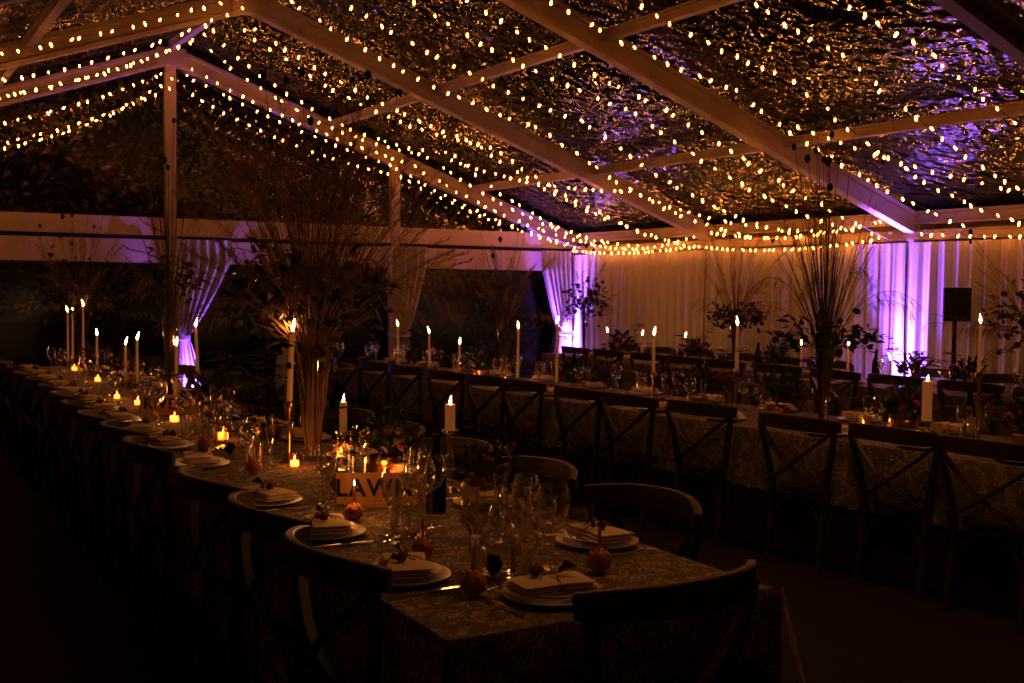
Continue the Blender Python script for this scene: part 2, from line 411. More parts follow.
# local chair: sitter faces +Y, back rail at y=-.31. Left-side chairs face +X -> rz=-90deg
cr = random.Random(11)
for i, y in enumerate(T1L): chair(t1x(y)-.67+.31+cr.uniform(-.015,.02), y, -PI/2+cr.uniform(-.05,.05)-.015, 'dark wooden cross-back chair, outer aisle side of nearest table, %s from its near end' % ORD[i], 'chairs along the aisle side of the nearest table')
for i, y in enumerate(T1R): chair(t1x(y)+.70-.31+cr.uniform(-.02,.02), y, PI/2+cr.uniform(-.05,.05), 'dark wooden cross-back chair, inner side of nearest table, %s from its near end' % ORD[i], 'chairs along the inner side of the nearest table')
chair(1.75, 2.44, .10, 'dark wooden cross-back chair at the near head of the nearest table', None)
for i, y in enumerate(T2N): chair(t2x(y)-.70+.31+cr.uniform(-.02,.02), y, -PI/2+.065+cr.uniform(-.05,.05), 'dark wooden cross-back chair, camera side of middle table, %s from its near end' % ORD[i], 'chairs along the camera side of the middle table')
for i, y in enumerate(T2F): chair(t2x(y)+.72-.31, y, PI/2+cr.uniform(-.06,.06), 'dark wooden cross-back chair, far side of middle table, %s from its near end' % ORD[i], 'chairs along the far side of the middle table')
for i, y in enumerate(T3N): chair(7.65+.31, y, -PI/2+cr.uniform(-.06,.06), 'dark wooden cross-back chair, camera side of drape-side table, %s from its near end' % ORD[i], 'chairs along the camera side of the drape-side table')
for i, y in enumerate(T3F): chair(8.36, y, PI/2+cr.uniform(-.03,.03), 'dark wooden cross-back chair between drapes and back table, %s from its near end' % ORD[i], 'chairs against the side wall drapes')

# ------------------------------------------------------------------ tables + cloths
def table_run(name_, cx, y0, y1, half, nseg, lab, side_drop, end_drop, ang):
    Lg = (y1-y0)/nseg
    for k in range(nseg):
        yc = y0 + Lg*(k+.5)
        t = thing('trestle_table', 'folding trestle table under lace cloth, %s section of the %s' % (ORD[k], lab), 'table', (cx(yc), yc, 0), -ang, 'trestle tables of the ' + lab)
        m = MB(); m.box((0,0,.722), (half*2-.03, Lg-.01, .03)); m.build('tabletop', M['signwood'], t, smooth=False)
        for s in (-1, 1):
            for q in (-1, 1):
                m = MB(); m.tube([(s*(half-.13), q*(Lg/2-.2), 0), (s*(half-.13), q*(Lg/2-.16), .705)], .016, 8); m.build('leg', M['black_plastic'], t)
    # one long cloth: top sheet with rounded shoulder and rippling drop
    def cloth(drop_s, drop_e, off, ma, nm, label, ripple):
        n = int((y1-y0)/.05); vs = []; fs = []; z0 = .745 + off
        prof = [(-1, drop_s), (-1, drop_s*.66), (-1, drop_s*.33), (-1, .03), (-.985, .004), (-.6, 0), (-.2, 0), (.2, 0), (.6, 0), (.985, .004), (1, .03), (1, drop_s*.33), (1, drop_s*.66), (1, drop_s)]
        q = len(prof)
        for i in range(n+1):
            y = y0 - off + (y1-y0+2*off)*i/n
            for (a, d) in prof:
                k = min(1, d/.35); sg = math.copysign(1, a)
                rip = ripple*k*(math.sin(y*9+sg)+.5*math.sin(y*23+2*sg)+.4)
                dd = d + (.012*math.sin(y*40) if d == drop_s and off > 0 else 0)
                vs.append((cx(y) + a*(half+off) + sg*rip, y, z0 - dd))
        for i in range(n):
            for k in range(q-1): fs.append((i*q+k, i*q+k+1, (i+1)*q+k+1, (i+1)*q+k))
        m = MB(); m.add(vs, fs)
        for ye, sg in ((y0-off, -1), (y1+off, 1)):
            vs = []; fs = []; nn = 30
            for i in range(nn+1):
                a = -1 + 2*i/nn
                for j, d in enumerate((0, .03, drop_e*.5, drop_e)):
                    dd = d + (.06*max(0, (abs(a)-.8))/.2*(drop_s-drop_e)/.2 if j == 3 else 0)
                    kk = min(1, d/.25)
                    vs.append((cx(ye) + a*(half+off) , ye + sg*(ripple*kk*(math.sin(a*9)+.6) + (0.01 if d else 0)), z0 - dd))
            for i in range(nn):
                for k in range(3): fs.append((i*4+k, i*4+k+1, (i+1)*4+k+1, (i+1)*4+k))
            m.add(vs, fs)
        o = m.build(nm, ma); tag(o, label, 'tablecloth'); return o
    cloth(.70, .70, 0, M['undercloth'], 'undercloth', 'plain dark brown undercloth reaching the floor on the %s' % lab, .012)
    cloth(side_drop, end_drop, .006, M['lace'], 'lace_tablecloth', 'pale floral lace tablecloth laid over the dark cloth on the %s' % lab, .02)
table_run('a', t1x, 2.37, 12.3, .515, 5, 'nearest table', .50, .19, .015)
table_run('b', t2x, 1.9, 12.1, .52, 5, 'middle table', .36, .3, -.065)
table_run('c', lambda y: 8.22, 4.3, 12.6, .40, 4, 'drape-side table', .34, .3, 0)

# sheer lace corner falling at the near right corner of the first table
m = MB(); cx0 = t1x(2.4)+.53
vs = []; fs = []
for i in range(9):
    a = i/8
    for j in range(7):
        b = j/6
        ang = -.9 + 1.5*a
        rad = .015 + .10*b*(1-.5*abs(a-.5))
        vs.append((cx0 + math.sin(ang+.75)*rad, 2.372 - math.cos(ang+.75)*rad*.8, .752 - b*(.16+.36*a)))
for i in range(8):
    for j in range(6): fs.append((i*7+j, i*7+j+1, (i+1)*7+j+1, (i+1)*7+j))
m.add(vs, fs); tag(m.build('lace_corner', M['lace_sheer']), 'sheer pointed lace corner hanging off the near end of the nearest table', 'lace cloth')

# ------------------------------------------------------------------ tableware
TZ = .753
def smooth_prof(pr): return pr
def make_glass(kind):
    name, label = {'red': ('wine_glass', ''), 'white': ('small_wine_glass', ''), 'flute': ('champagne_flute', ''), 'tumbler': ('water_tumbler', '')}[kind]
    t = thing(name, label, 'glass')
    if kind == 'tumbler':
        m = MB(); m.lathe([(.001,.006),(.03,.006),(.034,.012),(.038,.1),(.0385,.1),(.035,.008),(.034,0),(.001,0)], n=24, closed=True); m.build('bowl', M['glass'], t)
        return proto(t)
    H, rb, hb = {'red': (.225,.044,.11), 'white': (.195,.037,.09), 'flute': (.225,.026,.14)}[kind]
    z0 = H-hb
    pr = [(.004, z0)]
    for i in range(1, 11):
        a = i/10; r = rb*math.sin(PI*(.08+.92*a*.72))**.75 if kind != 'flute' else rb*(a**.5*.96 + .04)*(1-.12*max(0, a-.6))
        pr.append((max(.006, r), z0 + hb*a))
    m = MB(); m.lathe(pr, n=24, closed=True); m.build('bowl', M['glass'], t)
    m = MB(); m.lathe([(.034,0),(.034,.002),(.02,.005),(.006,.012),(.0038,.025),(.0035,z0-.01),(.006,z0+.003)], n=20, closed=True); m.build('stem', M['glass'], t)
    return proto(t)
G = {k: make_glass(k) for k in ('red','white','flute','tumbler')}
GN = {'red': 'large wine glass', 'white': 'small wine glass', 'flute': 'champagne flute', 'tumbler': 'water tumbler'}
def make_plate():
    t = thing('dinner_plate', '', 'plate'); m = MB()
    m.lathe([(.001,.004),(.07,.004),(.085,.007),(.132,.017),(.136,.017),(.135,.013),(.09,.002),(.08,0),(.001,0)], n=40, closed=True); m.build('charger', M['china'], t)
    m = MB(); m.lathe([(.001,.021),(.06,.021),(.075,.024),(.105,.032),(.108,.031),(.08,.018),(.06,.0165),(.001,.0165)], n=36, closed=True); m.build('side_plate', M['china'], t)
    return proto(t)
PL = make_plate()
def make_napkin():
    t = thing('folded_napkin', '', 'napkin')
    m = MB(); rr = random.Random(5)
    for k in range(3):      # three folded layers, slightly shifted
        nx, ny = 10, 6; W, D = .235-.012*k, .135-.006*k; vs = []; fs = []
        for s in (0, 1):
            for i in range(nx+1):
                for j in range(ny+1):
                    x = -W/2+W*i/nx; y = -D/2+D*j/ny
                    e = 1-max(abs(2*i/nx-1), abs(2*j/ny-1))**6
                    pin = 1-.35*math.exp(-(x/.03)**2)
                    z = k*.011 + (.004 + .0075*e*s*pin if s else .0015*(1-e)) + .002*math.sin(x*30+k) + .0035*abs(x)/.1
                    vs.append((x+.004*k, y*(1-.12*math.exp(-(x/.035)**2))+.004*k, z+.0))
        q = (nx+1)*(ny+1)
        for s in (0, 1):
            for i in range(nx):
                for j in range(ny):
                    a = s*q+i*(ny+1)+j; f = (a, a+ny+1, a+ny+2, a+1); fs.append(f if s else f[::-1])
        for i in range(nx):
            for j in (0, ny):
                a = i*(ny+1)+j; fs.append((a, a+ny+1, a+ny+1+q, a+q))
        for j in range(ny):
            for i in (0, nx):
                a = i*(ny+1)+j; fs.append((a, a+1, a+1+q, a+q))
        m.add(vs, fs)
    m.build('cloth_fold', M['linen_napkin'], t)
    m = MB(); 
    P = [(.0+.004*math.sin(i), .058*math.cos(2*PI*i/16)+.004, .02+.022*math.sin(2*PI*i/16)) for i in range(17)]
    m.tube(P, .0018, 5)
    m.tube([(0,0,.041),(.02,.02,.046),(.035,.01,.043),(.05,.03,.041)], .0016, 5); m.tube([(0,0,.041),(-.02,.015,.048),(-.03,-.012,.042)], .0016, 5)
    m.build('twine', M['twine'], t)
    m = MB(); m.ball((.045,-.012,.05), .017, 9, 6, .8, .25)
    m.ball((.02,-.03,.046), .010, 7, 5, .8, .25); m.build('dried_flower', M['dried'], t)
    m = MB(); m.blade((-.01,0,.044), (-.085,-.02,.05), .028, (0,0,.012)); m.blade((-.01,.0,.044), (-.06,.03,.048), .02, (0,0,.01)); m.build('dried_leaf', M['leafbronze'], t)
    return proto(t)
NP = make_napkin()
def make_cut(kind):
    t = thing(kind, '', kind); m = MB()
    if kind == 'knife':
        m.rect([(0,-.1,.004),(0,-.01,.005),(0,.0,.004)], [.012,.011,.008], .004); m.rect([(0,0,.004),(.001,.05,.004),(.002,.1,.004),(0,.118,.004)], [.012,.017,.016,.004], .002); m.build('blade', M['steel'], t)
    else:
        m.rect([(0,-.1,.004),(0,-.02,.006),(0,.04,.008),(0,.055,.006)], [.012,.008,.005,.014], .003)
        m.rect([(0,.055,.006),(0,.07,.003)], [.018,.024], .002)
        for k in range(4): m.tube([(-.009+.006*k,.068,.003),(-.009+.006*k,.085,.003),(-.009+.006*k,.105,.007)], .0013, 4)
        m.build('tine_head', M['steel'], t)
    return proto(t)
KN, FK = make_cut('knife'), make_cut('fork')
def setting(px, py, rz, place, near, k):
    """rz turns local +Y towards the table centre"""
    c, s = math.cos(rz), math.sin(rz)
    def W(x, y, z=TZ): return (px + x*c - y*s, py + x*s + y*c, z)
    rr = random.Random(int(px*997+py*131))
    dup(PL, W(0,0), 0, 'white dinner plate at the ' + place, 'dinner plates')
    dup(NP, W(0,0,TZ+.024), rz + rr.uniform(-.35,.35) + (PI if rr.random() < .5 else 0), 'folded ivory napkin tied with twine at the ' + place, 'folded napkins')
    if near:
        dup(KN, W(.165,-.01), rz, 'steel knife at the ' + place, 'table knives')
        dup(FK, W(-.165,-.01), rz, 'steel fork at the ' + place, 'table forks')
    ks = ['red','white','flute','tumbler'] if near else (['red','flute'] if k % 2 else ['red','white'])
    pos = {'red': (.12,.20), 'white': (.20,.155), 'flute': (.165,.27), 'tumbler': (.06,.24)}
    for q in ks:
        x, y = pos[q]; dup(G[q], W(x+rr.uniform(-.015,.015), y+rr.uniform(-.012,.012)), 0, GN[q] + ' at the ' + place, GN[q] + 's')
setting(1.63, 2.56, .06, 'head of the nearest table', True, 0)
for i, y in enumerate(T1L): setting(t1x(y)-.38, y+.0, -PI/2, '%s place on the aisle side, nearest table' % ORD[i], i < 6, i)
for i, y in enumerate(T1R): setting(t1x(y)+.36, y-.08, PI/2, '%s place on the inner side, nearest table' % ORD[i], i < 3, i)
for i, y in enumerate(T2N): setting(t2x(y)-.36, y, -PI/2, '%s place on the camera side, middle table' % ORD[i], i < 4, i)
for i, y in enumerate(T2F): setting(t2x(y)+.36, y, PI/2, '%s place on the far side, middle table' % ORD[i], False, i)
for i, y in enumerate(T3N): setting(7.98, y, -PI/2, '%s place on the camera side, drape-side table' % ORD[i], False, i)

# ------------------------------------------------------------------ candles
def flame_mesh(name='flame', s=1.0, lean=0.0):
    m = MB(); pr = [(.001,0),(.0045,.006),(.0065,.014),(.0058,.024),(.0035,.036),(.001,.05)]
    n = 8; vs = []; fs = []
    for (r, z) in pr:
        for j in range(n):
            a = 2*PI*j/n; vs.append((r*s*math.cos(a)*1.1 + lean*z*z*20*s, r*s*math.sin(a)*1.1, z*s))
    for i in range(len(pr)-1):
        for j in range(n): fs.append((i*n+j, i*n+(j+1) % n, (i+1)*n+(j+1) % n, (i+1)*n+j))
    m.add(vs, fs); return m
def point(name, loc, e, col=(1,.42,.1), r=.02):
    l = bpy.data.lights.new(name, 'POINT'); l.energy = e; l.color = col; l.shadow_soft_size = r
    o = bpy.data.objects.new(name, l); COL.objects.link(o); o.location = loc; return o
CANDLE_W = .85
def taper(x, y, zf, label, hold='low', r=.0105, lean=.3, length=None, tilt=0, fs=1.25, e=1.0):
    """zf: height of flame middle above the floor"""
    H = zf - .03 - TZ
    t = thing('taper_candle', label, 'candle', (x, y, TZ), R.uniform(0, 6.2), 'lit taper candles on the tables')
    hh = max(.05, H-(length or .26)) if hold != 'low' else min(.06, H*.4)
    m = MB(); m.tube([(0,0,hh-.012),(tilt*.4*(H-hh),0,(hh+H)/2),(tilt*(H-hh),0,H)], [r*1.15,r*1.05,r*.9], 14); m.build('wax_stick', M['ivory_wax_glow'], t)
    m = MB(); m.tube([(tilt*(H-hh),0,H),(tilt*(H-hh),0,H+.008)], .001, 4); m.build('wick', M['black_paint'], t)
    m = flame_mesh(s=fs, lean=lean); m.build('flame', M['flame'], t, loc=(tilt*(H-hh),0,H+.003))
    m = MB()
    if hh < .08: m.lathe([(.001,0),(.036,0),(.038,.004),(.018,.012),(.011,.02),(.011,hh-.014),(.017,hh-.004),(.019,hh+.004),(.011,hh)], n=20, closed=True)
    else: m.lathe([(.001,0),(.045,0),(.046,.005),(.02,.014),(.009,.03),(.008,hh*.4),(.014,hh*.5),(.008,hh*.6),(.008,hh-.05),(.02,hh-.03),(.024,hh-.014),(.014,hh+.006),(.011,hh)], n=20, closed=True)
    m.build('candlestick', M['brass'] if hold != 'glass' else M['glass'], t)
    point('candle_light', (x, y, TZ+H+.035), CANDLE_W*e)
    return t
def pillar(x, y, zf, label, r=.026, ph=.14, e=1.0):
    H = zf - .03 - TZ; base = max(.012, H-ph)
    t = thing('pillar_candle', label, 'candle', (x, y, TZ), 0, 'lit pillar candles on the tables')
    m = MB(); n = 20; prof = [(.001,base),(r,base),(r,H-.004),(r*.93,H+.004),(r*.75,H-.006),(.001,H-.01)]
    m.lathe(prof, n=n, closed=True); m.build('wax_pillar', M['ivory_wax_glow'], t)
    m = MB(); m.tube([(0,0,H-.01),(0,0,H+.004)], .0012, 4); m.build('wick', M['black_paint'], t)
    flame_mesh(s=.8, lean=.1).build('flame', M['flame'], t, loc=(0,0,H))
    if base > .03:
        m = MB(); m.lathe([(.001,0),(.045,0),(.045,.006),(.014,.02),(.01,.05),(.02,base*.5),(.01,base*.65),(.012,base-.02),(.036,base-.008),(.038,base),(.001,base)], n=20, closed=True); m.build('glass_stand', M['glass'], t)
    point('candle_light', (x, y, TZ+H+.035), CANDLE_W*e)
    return t
T = taper
T(2.0,12.3,1.34,'second lit taper of three tall ones at the far end of the nearest table', e=.6)
T(1.93,12.75-.6,1.33,'leftmost lit taper of three tall ones at the far end of the nearest table', e=.4)
T(1.96,11.47,1.40,'tallest right-hand lit taper of three at the far end of nearest table', e=.4)
T(1.95,10.73,1.15,'short lit taper standing alone right of the three far tapers')
T(1.93,9.42,1.13,'left and farther candle of the close pair of lit tapers')
T(1.96,9.14,1.18,'right and nearer candle of the close pair of lit tapers')
T(1.98,8.0,1.19,'lit taper in front of the glowing violet tied curtain', length=.3)
T(2.02,7.6,1.335,'tall lit taper just right of the violet curtain, on nearest table', hold='tall', length=.3, tilt=-.05)
T(1.80,5.15,1.398,'tall lit taper left of the big vase, on a candlestick', hold='tall', r=.0125, length=.33, tilt=.08, e=1.1)
pillar(1.95,4.85,1.085,'slim lit pillar candle just right of the big grass vase', r=.017, ph=.13, e=1.2)
pillar(2.12,4.12,1.135,'lit pillar candle on glass stand beside the dark bottle, nearest table', r=.021, ph=.10, e=1.3)
T(4.85,10.6,1.22,'lit taper at the left foot of the unlit tied curtain')
T(4.9,9.98,1.17,'slender lit taper low in front of the dark gable opening, middle table', length=.3)
T(4.94,9.42,1.09,'short lit taper right of the slender one before the dark opening')
T(5.0,8.45,1.27,'lit taper before the blue tinted end of the dark opening')
T(5.04,7.89,1.33,'lit taper against the bright white foot of the corner curtain')
T(5.13,6.71,1.28,'tall lit taper on brass stick, middle of the middle table', hold='tall', length=.27)
T(5.18,5.86,1.38,'tall thick lit taper left of the middle table trumpet vase', hold='tall', length=.3, r=.012)
T(5.30,4.05,1.45,'tall lit taper right of the loudspeaker, nearer the camera', hold='tall', length=.26, r=.009, fs=1.0)
pillar(5.29,4.38,1.11,'thick lit pillar candle beside the labelled bottle on the middle table', r=.028, ph=.22)
for (x, y, z, l) in ((8.25,11.74,1.08,'lit taper on the drape-side table, nearest the violet corner'), (8.25,11.02,1.07,'lit taper behind the tall one on the brass stick, drape side'),
                     (8.25,10.21,1.08,'lit taper on drape-side table left of its slim trumpet vase'), (8.25,8.38,1.08,'lit taper on drape-side table left of the wooden tray'),
                     (8.2,7.72,1.11,'slanted lit taper on the drape-side table at the wooden tray'), (8.2,7.21,1.0,'short lit taper before the brightest violet drape')):
    T(x, y, z, l, tilt=.12 if 'slanted' in l else 0)

def votive(x, y, label, s=1.0, e=.5):
    t = thing('votive_candle', label, 'candle', (x, y, TZ), 0, 'tealights in glass votives')
    m = MB(); m.lathe([(.001,.003),(.026*s,.003),(.03*s,.01),(.033*s,.07*s),(.034*s,.07*s),(.031*s,.008),(.028*s,0),(.001,0)], n=20, closed=True); m.build('glass_cup', M['votive'], t)
    m = MB(); m.lathe([(.001,.004),(.022*s,.004),(.022*s,.03*s),(.001,.031*s)], n=16, closed=True); m.build('tealight_wax', M['ember'], t)
    flame_mesh(s=.5, lean=.1).build('flame', M['flame'], t, loc=(0,0,.03*s))
    point('votive_light', (x, y, TZ+.09*s), CANDLE_W*e)
VO = [(1.75,6.07,'glowing glass votive between aisle-side plates and the palm sprays',1.25),(1.72,7.0,'glowing square votive in front of the far wooden sign',1.2),(1.74,8.1,'glowing votive just beyond the far wooden sign',1.0),(1.70,8.6,'second votive beyond the far wooden sign',.9),
      (1.86,10.2,'glowing votive in front of the far tapers, nearest table',1.1),(1.9,11.6,'farthest glowing votive at the end of the nearest table',1.1),
      (4.93,9.1,'glowing votive on the middle table under the short taper',1.0),(5.02,8.7,'glowing votive near the far trumpet vase of the middle table',.9),(5.0,6.9,'glowing votive on the middle table by the brass candlestick',1.0),
      (5.35,4.9,'glowing votive beside the pillar candle on the middle table',1.0),(5.5,3.6,'glowing votive at the near right of the middle table',1.0),(8.1,6.7,'glowing votive on the drape-side table near the loudspeaker',1.0),(2.0,4.5,'small votive between the signboard and the slim pillar candle',.8),(1.78,5.02,'added votive lighting the stems at the foot of the big grass vase',.9),(2.08,5.2,'added votive lighting the stems from just behind the big grass vase',.9)]  # last two votives are added to throw orange light on the vase stems
for v in VO: votive(v[0], v[1], v[2], v[3])

# ------------------------------------------------------------------ clove oranges, cones
def make_orange():
    t = thing('clove_orange', '', 'orange'); m = MB()
    m.ball((0,0,.034), .036, 22, 14, .95); m.build('fruit', M['orange'], t)
    m = MB()
    for b in range(3):
        for i in range(12):
            a = 2*PI*i/12; th = b*PI/3+.3
            d = Vector((math.cos(a)*math.cos(th), math.cos(a)*math.sin(th), math.sin(a)))
            if d.z > -.8: m.ball(Vector((0,0,.034)) + Vector((d.x, d.y, d.z*.95))*.037, .0034, 6, 4)
    m.build('clove_studding', M['clove'], t)
    m = MB(); m.tube([(0,0,.062),(0,0,.115)], [.0052,.005], 10); m.build('small_candle', M['orange_wax'], t)
    m = MB(); m.lathe([(.0052,.115),(.004,.12),(.001,.132)], n=8); m.build('candle_tip', M['orange_wax'], t)
    return proto(t)
OR = make_orange()
for (x, y, s, l) in ((1.455,2.68,1,'clove-studded orange with a small candle, nearest the table end'),(1.90,2.73,1.05,'clove-studded orange with candle beside the nearest right-hand plate'),
                     (1.52,3.13,.95,'clove-studded orange behind the first aisle-side plate'),(1.55,3.75,.95,'brightly lit clove-studded orange in front of the nearest wooden sign'),
                     (1.55,4.9,.95,'clove-studded orange beside the fourth aisle-side plate'),(1.56,5.75,.9,'clove-studded orange behind the fifth aisle-side plate'),
                     (5.1,6.45,1,'clove-studded orange near brass candlestick on the middle table'),(5.15,5.45,1,'clove-studded orange left of the middle trumpet vase'),(5.12,4.1,1,'clove-studded orange near right end of the middle table')):
    dup(OR, (x, y, TZ+.001), R.uniform(0,3), l, 'clove-studded oranges on the tables', (s,s,s))
for ob in list(COL.objects):
    if ob.get('label') == 'brightly lit clove-studded orange in front of the nearest wooden sign':
        fl = flame_mesh(s=.4, lean=.1).build('flame', M['flame'], ob, loc=(0,0,.13)); point('candle_light', (ob.location.x, ob.location.y, TZ+.19), .8)
for (x, y, l) in ((1.50,2.74,'large balloon wine glass nearest the table end, left of three'),(1.68,2.84,'large balloon wine glass in the middle of the front three'),(1.80,2.83,'large balloon wine glass at the right of the front three'),(1.66,3.44,'large balloon wine glass in front of the LAWN board'),(1.74,3.52,'second large balloon wine glass before the LAWN board')):
    dup(G['red'], (x, y, TZ), 0, l, 'large balloon glasses', (1.18,1.18,1.12))
def cone(x, y, s, l):
    m = MB()
    for k in range(9):
        z = .005 + k*.006*s; r = (.024*math.sin(PI*(k+1.2)/11))*s
        for i in range(9):
            a = 2*PI*(i+.5*(k % 2))/9
            m.blade((r*.3*math.cos(a), r*.3*math.sin(a), z), (r*1.15*math.cos(a), r*1.15*math.sin(a), z+.006), .012*s, (0,0,.001))
        m.ball((0,0,z), r*.8, 8, 4, .4)
    o = m.build('pine_cone', M['pine'], loc=(x, y, TZ), smooth=False); tag(o, l, 'pine cone', 'pine cones on the nearest table')
cone(1.60,2.83,1.1,'black pine cone between the nearest glasses and right plate'); cone(1.70,4.3,1.0,'black pine cone left of the nearest wooden sign'); cone(1.78,3.3,.9,'small black pine cone near the dark bottle'); cone(1.62,5.5,1.0,'black pine cone beyond the fourth aisle-side plate')

# ------------------------------------------------------------------ signs, bottles, cards, tray
def sign(x, y, rz, text, w_, h_, label):
    t = thing('wooden_sign', label, 'sign', (x, y, TZ), rz)
    m = MB(); m.box((0,0,h_/2+.012), (w_, .018, h_)); m.build('board', M['signwood'], t, smooth=False)
    m = MB(); m.box((0,0,.008), (w_*.5, .05, .016)); m.build('foot', M['signwood'], t, smooth=False)
    cu = bpy.data.curves.new('lettering', 'FONT'); cu.body = text; cu.size = h_*.8; cu.align_x = 'CENTER'; cu.align_y = 'CENTER'; cu.extrude = .001; cu.offset = .002
    cu.space_character = 1.12
    to = bpy.data.objects.new('tmp', cu); COL.objects.link(to); to.rotation_euler = (PI/2,0,0); dg = bpy.context.evaluated_depsgraph_get()
    me = bpy.data.meshes.new_from_object(to.evaluated_get(dg)); bpy.data.objects.remove(to); me.materials.append(M['black_paint'])
    o = link('lettering', me, t, (-.028,-.0105,h_/2+.012)); o.rotation_euler = (PI/2,0,0)
sign(1.745, 3.95, -.42, 'LAWN', .34, .115, 'wooden name board with black capitals LAWN on the nearest table')
sign(1.78, 7.38, -.42, 'RIVER', .36, .115, 'farther wooden name board with blurred black capitals on nearest table')
def bottle(x, y, l, s=1.0, label_=True, h=.3):
    t = thing('wine_bottle', l, 'bottle', (x, y, TZ), R.uniform(0,.4)-2.2+PI*.5)
    m = MB(); m.lathe([(.001,.0),(.036*s,0),(.038*s,.01),(.038*s,h*.6),(.033*s,h*.68),(.016*s,h*.78),(.014*s,h*.95),(.0165*s,h*.955),(.0165*s,h),(.001,h)], n=24, closed=True); m.build('glass_body', M['bottle'], t)
    if label_:
        m = MB(); vs = []; fs = []
        for i in range(11):
            a = -PI/2 - .8 + 1.6*i/10
            for z in (h*.2, h*.5): vs.append((.0386*s*math.cos(a), .0386*s*math.sin(a), z))
        for i in range(10): fs.append((i*2, i*2+2, i*2+3, i*2+1))
        m.add(vs, fs); m.build('paper_label', M['paper'], t)
bottle(1.88, 3.76, 'dark wine bottle left of the pillar candle on the nearest table', 1.0, False, .29)
bottle(5.36, 4.15, 'dark wine bottle with pale label beside pillar candle, middle table')
bottle(8.15, 7.33, 'dark bottle silhouetted against the glowing violet drape', 1.0, False, .31)
bottle(8.2, 8.95, 'dark bottle left of the tray on the drape-side table', 1.0, False, .3)
bottle(5.35, 8.1, 'dark bottle on the middle table near its farther vase', 1.0, False, .3)
def card(x, y, rz, l):
    m = MB(); m.box((0,0,.05), (.065,.0015,.1), rx=-.18); o = m.build('menu_card', M['paper'], loc=(x, y, TZ), smooth=False); o.rotation_euler = (0,0,rz); tag(o, l, 'menu card', 'menu cards')
card(1.97, 3.66, -.5, 'small upright menu card right of the dark bottle, nearest table')
card(5.28, 4.3, -.6, 'small upright menu card beside the pillar candle, middle table')
t = thing('wooden_tray', 'pale wooden tray on the drape-side table, left of violet glow', 'tray', (8.1, 7.95, TZ), PI/2)
m = MB(); m.box((0,0,.03), (.5,.2,.06)); m.build('tray_body', mat('pale_wood', (.5,.25,.09), .5, noise=((.42,.2,.07),(6,1,1)), bscale=4), t, smooth=False)
m = MB(); m.tube([(-.1,0,.075),(.1,0,.07)], .02, 10); m.build('handle', M['bottle'], t)

# carafes with stems
def make_carafe():
    t = thing('bud_vase', '', 'vase'); m = MB(); m.lathe([(.001,.002),(.038,.002),(.042,.03),(.03,.09),(.014,.12),(.013,.15),(.02,.165)], n=20, closed=True); m.build('vessel', M['glass'], t)
    m = MB(); rr = random.Random(4)
    for k in range(7):
        a = rr.uniform(0,6.3); e = (.07*math.cos(a), .07*math.sin(a), .24+rr.uniform(0,.1)); m.tube([(0,0,.02),(e[0]*.2,e[1]*.2,.15),e], .0014, 3)
        for q in range(4): m.disc((e[0]*(.6+.13*q), e[1]*(.6+.13*q), .19+.035*q), .012, (rr.uniform(-1,1),rr.uniform(-1,1),rr.uniform(-1,1)), 6)
    m.build('sprig', M['leafdark'], t)
    for k in range(2):
        m = MB(); m.ball((.03-.05*k,.02*k,.25-.02*k), .02, 9, 6, .8, .22); m.build('blossom', M['petal_pink'] if k else M['petal_red'], t)
    return proto(t)
BV = make_carafe()
for (x, y, l) in ((1.88,3.3,'bud vase with dried blooms between the front wine glasses'),(2.1,3.62,'bud vase with dried blooms right of the dark bottle'),(1.9,6.4,'bud vase of dark blooms beyond the big vase'),
                  (5.3,6.1,'bud vase with blooms left of the thick taper, middle table'),(5.45,4.75,'bud vase of blooms right of the middle trumpet vase'),(5.2,7.3,'bud vase of blooms beyond brass candlestick, middle table'),
                  (5.42,3.5,'bud vase of blooms at near right of the middle table'),(8.1,9.7,'bud vase of blooms beside the slim trumpet vase, drape side'),(8.15,6.9,'bud vase of blooms left of the loudspeaker stand')):
    dup(BV, (x, y, TZ), R.uniform(0,6), l, 'bud vases on the tables')

